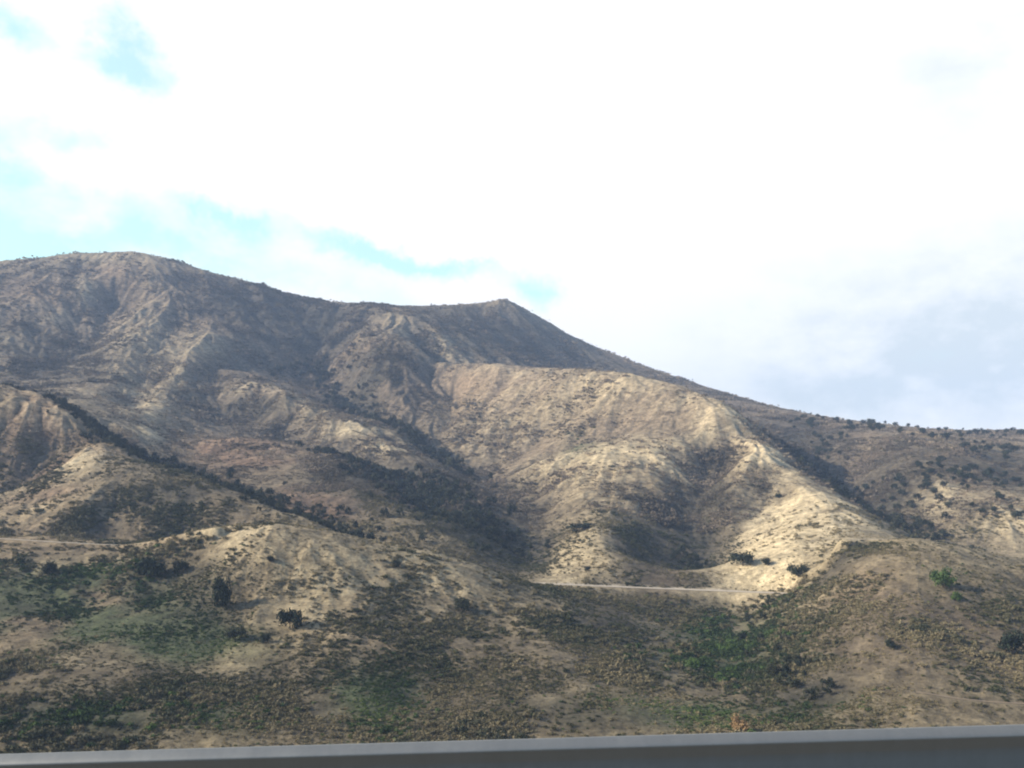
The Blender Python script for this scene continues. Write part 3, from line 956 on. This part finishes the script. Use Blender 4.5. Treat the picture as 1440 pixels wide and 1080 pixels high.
cnt = 0
tries = 0
while cnt < 200 and tries < 6000:
    tries += 1
    px, py = random.uniform(1060, 1440), random.uniform(585, 735)
    if random.random() > (.35 + .65 * (px - 1060) / 380) * (1.0 if py < 690 else .3):
        continue
    c = hit(px, py)
    if px < 1045 + (py - 585) * 1.6:
        continue
    if c is None or c[1] < 520 or vnoise(np.array(c[0] / 70), np.array(c[1] / 70), 5) < -.12:
        continue
    tree(c[0], c[1], random.uniform(2.0, 5.6) * min(1.2, c[1] / 850), 'dark rounded tree scattered over the far right hillside', 'dark trees on the far right hillside')
    cnt += 1
for px in (1085, 1120, 1133, 1141, 1150, 1185, 1262, 1290, 1305):
    c = None
    for py in range(560, 620):
        c = hit(px, py)
        if c is not None:
            break
    if c is not None:
        tree(c[0], c[1], random.uniform(1.2, 2.6), 'small dark tree standing on the right-hand skyline', 'trees on the right skyline')

# ================================================================== highway side in front
def gz(x):
    return 1.67 * np.tanh(x / 60.0)


xs = np.linspace(-420, 420, 421)


def strip(name, ys, zs, material):
    X = np.repeat(xs[None, :], len(ys), 0)
    Y = np.repeat(np.array(ys)[:, None], len(xs), 1)
    Z = np.array(zs)[:, None] + gz(X)
    o = bpy.data.objects.new(name, grid_mesh(name, X, Y, Z))
    COL.objects.link(o)
    o['kind'] = 'structure'
    o.data.materials.append(material)
    return o


m_asph, nt, b = mat('asphalt')
pos = N(nt, 'ShaderNodeNewGeometry').outputs['Position']
nt.links.new(mixc(nt, noise(nt, pos, 40, 6, .7), (.035, .035, .036), (.085, .083, .08)), b.inputs['Base Color'])
m_grav, nt, b = mat('gravel')
pos = N(nt, 'ShaderNodeNewGeometry').outputs['Position']
nt.links.new(mixc(nt, noise(nt, pos, 18, 6, .75), (.12, .10, .08), (.32, .28, .22)), b.inputs['Base Color'])
m_paint, nt, b = mat('road_paint')
b.inputs['Base Color'].default_value = (.75, .75, .72, 1)
strip('verge', [-160, -60, -20, -6.9, -6.8, 1.85, 3.2, 5.3, 6.5], [-6, -3, -1.8, -1.6, -1.55, -1.55, -1.52, -1.75, -3.2], m_grav)
strip('road', [-6.6, 0, 1.9], [-1.45, -1.45, -1.47], m_asph)
strip('edge_line', [1.30, 1.42], [-1.445, -1.446], m_paint)
strip('edge_line', [-5.9, -5.78], [-1.436, -1.436], m_paint)

# guard rail: W-section steel beam on blocks and posts
m_galv, nt, b = mat('galvanised_steel')
b.inputs['Metallic'].default_value = .55
b.inputs['Specular IOR Level'].default_value = .5
pos = N(nt, 'ShaderNodeNewGeometry').outputs['Position']
st_ = N(nt, 'ShaderNodeMapping')
st_.inputs['Scale'].default_value = (1.0, .3, .25)
nt.links.new(pos, st_.inputs[0])
nn = mathn(nt, 'ADD', mathn(nt, 'MULTIPLY', noise(nt, st_.outputs[0], 16, 6, .75), .7), mathn(nt, 'MULTIPLY', noise(nt, pos, 90, 4, .7), .3))
nt.links.new(mixc(nt, nn, (.205, .21, .20), (.31, .315, .30)), b.inputs['Base Color'])
nt.links.new(mathn(nt, 'MULTIPLY_ADD', nn, .3, .35), b.inputs['Roughness'])
m_post, nt, b = mat('weathered_wood')
pos = N(nt, 'ShaderNodeNewGeometry').outputs['Position']
nt.links.new(mixc(nt, noise(nt, pos, 14, 5), (.10, .075, .055), (.22, .18, .14)), b.inputs['Base Color'])

RY = 2.62                                    # distance of the rail from the eye
ztop0 = ray(720, 1040)[2] * RY
prof = [(.004, -.004), (0, 0), (-.004, -.001), (-.021, -.0145), (-.026, -.019), (-.027, -.022), (-.025, -.026), (-.004, -.052), (-.001, -.062), (0, -.08), (0, -.20),
        (-.002, -.222), (-.008, -.234), (-.040, -.262), (-.0425, -.270), (-.040, -.280), (-.030, -.289), (-.004, -.311), (0, -.312)]
gr = bpy.data.objects.new('guard_rail', None)
COL.objects.link(gr)
gr.location = (0, RY, ztop0 - .77)
gr['label'] = 'long galvanised steel guard rail along the roadside, across the bottom'
gr['category'] = 'guard rail'
GZ = lambda x: gz(x)
for k in range(-10, 10):                      # lapped lengths of beam
    xr = np.linspace(k * 3.81 + 1.75, (k + 1) * 3.81 + 2.05, 14)
    Xp = np.repeat(xr[None, :], len(prof), 0)
    lap = np.clip((xr - xr[-1] + .30) / .02, 0, 1) * .004
    Yp = np.array([p[0] for p in prof])[:, None] - lap[None, :] - (k % 2) * .0008
    Zp = np.array([p[1] for p in prof])[:, None] + .77 + GZ(Xp) + lap[None, :] * .5
    me = grid_mesh('beam', Xp, Yp, Zp)
    me.materials.append(m_galv)
    beam = bpy.data.objects.new('beam', me)
    COL.objects.link(beam)
    beam.parent = gr
    so_ = beam.modifiers.new('sheet', 'SOLIDIFY')
    so_.thickness = .003
    so_.offset = 0


def box_mesh(name, sx, sy, sz, material, bev=.006):
    bm = bmesh.new()
    bmesh.ops.create_cube(bm, size=1)
    bmesh.ops.scale(bm, vec=(sx, sy, sz), verts=bm.verts)
    bmesh.ops.bevel(bm, geom=bm.edges[:], offset=bev, segments=2, affect='EDGES')
    me = bpy.data.meshes.new(name)
    bm.to_mesh(me)
    bm.free()
    me.materials.append(material)
    return me


post_me = box_mesh('post', .15, .2, 1.5, m_post)
block_me = box_mesh('blockout', .15, .2, .34, m_post)
bolt_bm = bmesh.new()
bmesh.ops.create_uvsphere(bolt_bm, u_segments=12, v_segments=6, radius=.016)
bolt_me = bpy.data.meshes.new('bolt')
bolt_bm.to_mesh(bolt_me)
bolt_bm.free()
bolt_me.materials.append(m_galv)
for k in range(-19, 20):
    x = k * 1.905 + 1.9
    if abs(x) > 37.5:
        continue
    z = float(GZ(x)) + .77
    for nm, me, y, dz in (('blockout', block_me, .105, -.27), ('post', post_me, .31, -.89), ('bolt', bolt_me, -.004, -.155)):
        o = bpy.data.objects.new(nm, me)
        COL.objects.link(o)
        o.parent = gr
        o.location = (x, y, z + dz)

# ================================================================== air
hz = bpy.data.objects.new('haze', box_mesh('haze', 1, 1, 1, m_paint, .0001))
hz.data.materials.clear()
bm = bmesh.new()
bmesh.ops.create_cube(bm, size=1)
bm.to_mesh(hz.data)
bm.free()
COL.objects.link(hz)
hz['kind'] = 'stuff'
hz['label'] = 'thin bluish haze in the air before the far mountain'
hz['category'] = 'haze'
zlo, zhi = float(TZ.min()) - 3, float(TZ.max()) + 60
hz.scale = (6600, 3900, zhi - zlo)
hz.location = (0, 1740, (zlo + zhi) / 2)
m_haze = bpy.data.materials.new('haze')
m_haze.use_nodes = True
nt = m_haze.node_tree
for q in list(nt.nodes):
    if q.type == 'BSDF_PRINCIPLED':
        nt.nodes.remove(q)
out = [q for q in nt.nodes if q.type == 'OUTPUT_MATERIAL'][0]
pv = nt.nodes.new('ShaderNodeVolumePrincipled')
pv.inputs['Color'].default_value = (.50, .68, 1.0, 1)
pv.inputs['Density'].default_value = HAZE
nt.links.new(pv.outputs[0], out.inputs['Volume'])
hz.data.materials.append(m_haze)

# ================================================================== light
AZ, EL = math.radians(SUN_AZ), math.radians(SUN_EL)
d = Vector((math.sin(AZ) * math.cos(EL), math.cos(AZ) * math.cos(EL), math.sin(EL)))
sun = bpy.data.lights.new('sun', 'SUN')
sun.energy = SUN_E
sun.angle = math.radians(.6)
sun.color = (1.0, .895, .76)
so = bpy.data.objects.new('sun', sun)
COL.objects.link(so)
so.rotation_euler = d.to_track_quat('Z', 'Y').to_euler()

world = bpy.data.worlds.new('World')
scene.world = world
world.use_nodes = True
nt = world.node_tree
bg = nt.nodes['Background']
sky = N(nt, 'ShaderNodeTexSky', sky_type='NISHITA')
sky.sun_disc = False
sky.sun_elevation = EL
sky.sun_rotation = AZ
sky.altitude = 300
tc = N(nt, 'ShaderNodeTexCoord').outputs['Generated']
sep = N(nt, 'ShaderNodeSeparateXYZ')
nt.links.new(tc, sep.inputs[0])
az = mathn(nt, 'ARCTAN2', sep.outputs[0], sep.outputs[1])
el = mathn(nt, 'ARCSINE', sep.outputs[2])
wp = N(nt, 'ShaderNodeTexNoise', Scale=10.0, Detail=9.0, Roughness=.66)
nt.links.new(tc, wp.inputs['Vector'])
wsep = N(nt, 'ShaderNodeSeparateColor')
nt.links.new(wp.outputs['Color'], wsep.inputs[0])
az = mathn(nt, 'ADD', az, mathn(nt, 'MULTIPLY_ADD', wsep.outputs[0], .17, -.085))
el = mathn(nt, 'ADD', el, mathn(nt, 'MULTIPLY_ADD', wsep.outputs[1], .09, -.045))


def ae(px, py):
    v = ray(px, py)
    return math.atan2(v[0], v[1]), math.atan2(v[2], math.hypot(v[0], v[1]))


def blobs(lst):
    tot = None
    for px, py, rx, ry, rot, amp in lst:
        a0, e0 = ae(px, py)
        ca, sa = math.cos(math.radians(rot)), math.sin(math.radians(rot))
        da = mathn(nt, 'SUBTRACT', az, a0)
        de = mathn(nt, 'SUBTRACT', el, e0)
        u = mathn(nt, 'ADD', mathn(nt, 'MULTIPLY', da, ca), mathn(nt, 'MULTIPLY', de, sa))
        v = mathn(nt, 'SUBTRACT', mathn(nt, 'MULTIPLY', de, ca), mathn(nt, 'MULTIPLY', da, sa))
        u = mathn(nt, 'MULTIPLY', u, F / rx)
        v = mathn(nt, 'MULTIPLY', v, F / ry)
        q = mathn(nt, 'ADD', mathn(nt, 'MULTIPLY', u, u), mathn(nt, 'MULTIPLY', v, v))
        g = mathn(nt, 'MULTIPLY', mathn(nt, 'EXPONENT', mathn(nt, 'MULTIPLY', q, -1.0)), amp)
        tot = g if tot is None else mathn(nt, 'ADD', tot, g)
    return tot


GAPS = [(185, 76, 66, 44, -10, 1.35), (30, 42, 60, 26, -30, .75), (85, 188, 60, 20, -10, .5), (95, 268, 80, 18, -5, .5), (40, 335, 200, 48, -3, 1.05),
        (-20, 225, 45, 40, 0, .45), (305, 306, 75, 17, -18, .75), (490, 340, 115, 17, -11, .82), (620, 368, 80, 12, -10, .7), (765, 396, 42, 22, -10, .75),
        (400, 390, 280, 40, -10, .42), (1300, 500, 220, 40, 0, .12), (-300, 250, 180, 200, 0, .6)]
wn = N(nt, 'ShaderNodeTexNoise', Scale=11.0, Detail=8.0, Roughness=.6)
mp = N(nt, 'ShaderNodeMapping')
mp.inputs['Scale'].default_value = (1, 1, 1.8)
nt.links.new(tc, mp.inputs[0])
nt.links.new(mp.outputs[0], wn.inputs['Vector'])
nf = mathn(nt, 'SUBTRACT', wn.outputs['Fac'], .5)
gb = blobs(GAPS)
gap = mathn(nt, 'ADD', gb, mathn(nt, 'MULTIPLY', mathn(nt, 'MULTIPLY', nf, 2.4), mathn(nt, 'MULTIPLY_ADD', gb, 1.6, .05, clamp=True)))
gap = mathn(nt, 'MULTIPLY', mathn(nt, 'MULTIPLY', mathn(nt, 'SUBTRACT', gap, .17), 1.15, clamp=True), .64)
# unseen sky behind and above is opened up to weaken the ambient light
back = mathn(nt, 'MULTIPLY', mathn(nt, 'ADD', mathn(nt, 'MULTIPLY', sep.outputs[1], -1.4), .15), 1.0, clamp=True)
gap = mathn(nt, 'MAXIMUM', gap, mathn(nt, 'MULTIPLY', back, .75))
high = mathn(nt, 'MULTIPLY', mathn(nt, 'SUBTRACT', sep.outputs[2], .55), 2.2, clamp=True)
gap = mathn(nt, 'MAXIMUM', gap, mathn(nt, 'MULTIPLY', high, .7))
GREYS = [(1400, 480, 260, 95, 0, .75), (1440, 380, 150, 60, 0, .3), (1410, 85, 180, 80, 0, .42), (1260, 560, 260, 40, -4, .45), (1150, 480, 120, 40, 0, .25), (540, 70, 160, 40, 0, .06)]
gv = mathn(nt, 'MULTIPLY', blobs(GREYS), mathn(nt, 'MULTIPLY_ADD', nf, 4.5, 1.0), clamp=True)
CW = CLOUD / SKY_S
cloud = mixc(nt, gv, (CW, CW, CW * 1.01), (CW * .66, CW * .73, CW * .765))
dull = mathn(nt, 'MULTIPLY', mathn(nt, 'MAXIMUM', mathn(nt, 'MULTIPLY', mathn(nt, 'SUBTRACT', .35, sep.outputs[1]), 1.6), mathn(nt, 'MULTIPLY', mathn(nt, 'SUBTRACT', sep.outputs[2], .5), 3.0)), 1.0, clamp=True)
cloud = mixc(nt, dull, cloud, (CW * .13, CW * .19, CW * .29))  # unseen cloud dimmed and blued to darken and cool the shadows
tint = mixc(nt, 1.0, sky.outputs[0], mixc(nt, dull, SKY_TINT, (.7, .85, 1.0)), 'MULTIPLY')
mix = mixc(nt, gap, cloud, tint)
nt.links.new(mix, bg.inputs['Color'])
bg.inputs['Strength'].default_value = SKY_S

scene.view_settings.view_transform = 'Standard'
scene.view_settings.look = 'None'
scene.view_settings.exposure = EXPO
scene.view_settings.gamma = 1.0
scene.cycles.max_bounces = 5
scene.cycles.diffuse_bounces = 3
scene.cycles.volume_bounces = 1
scene.cycles.filter_width = 2.1
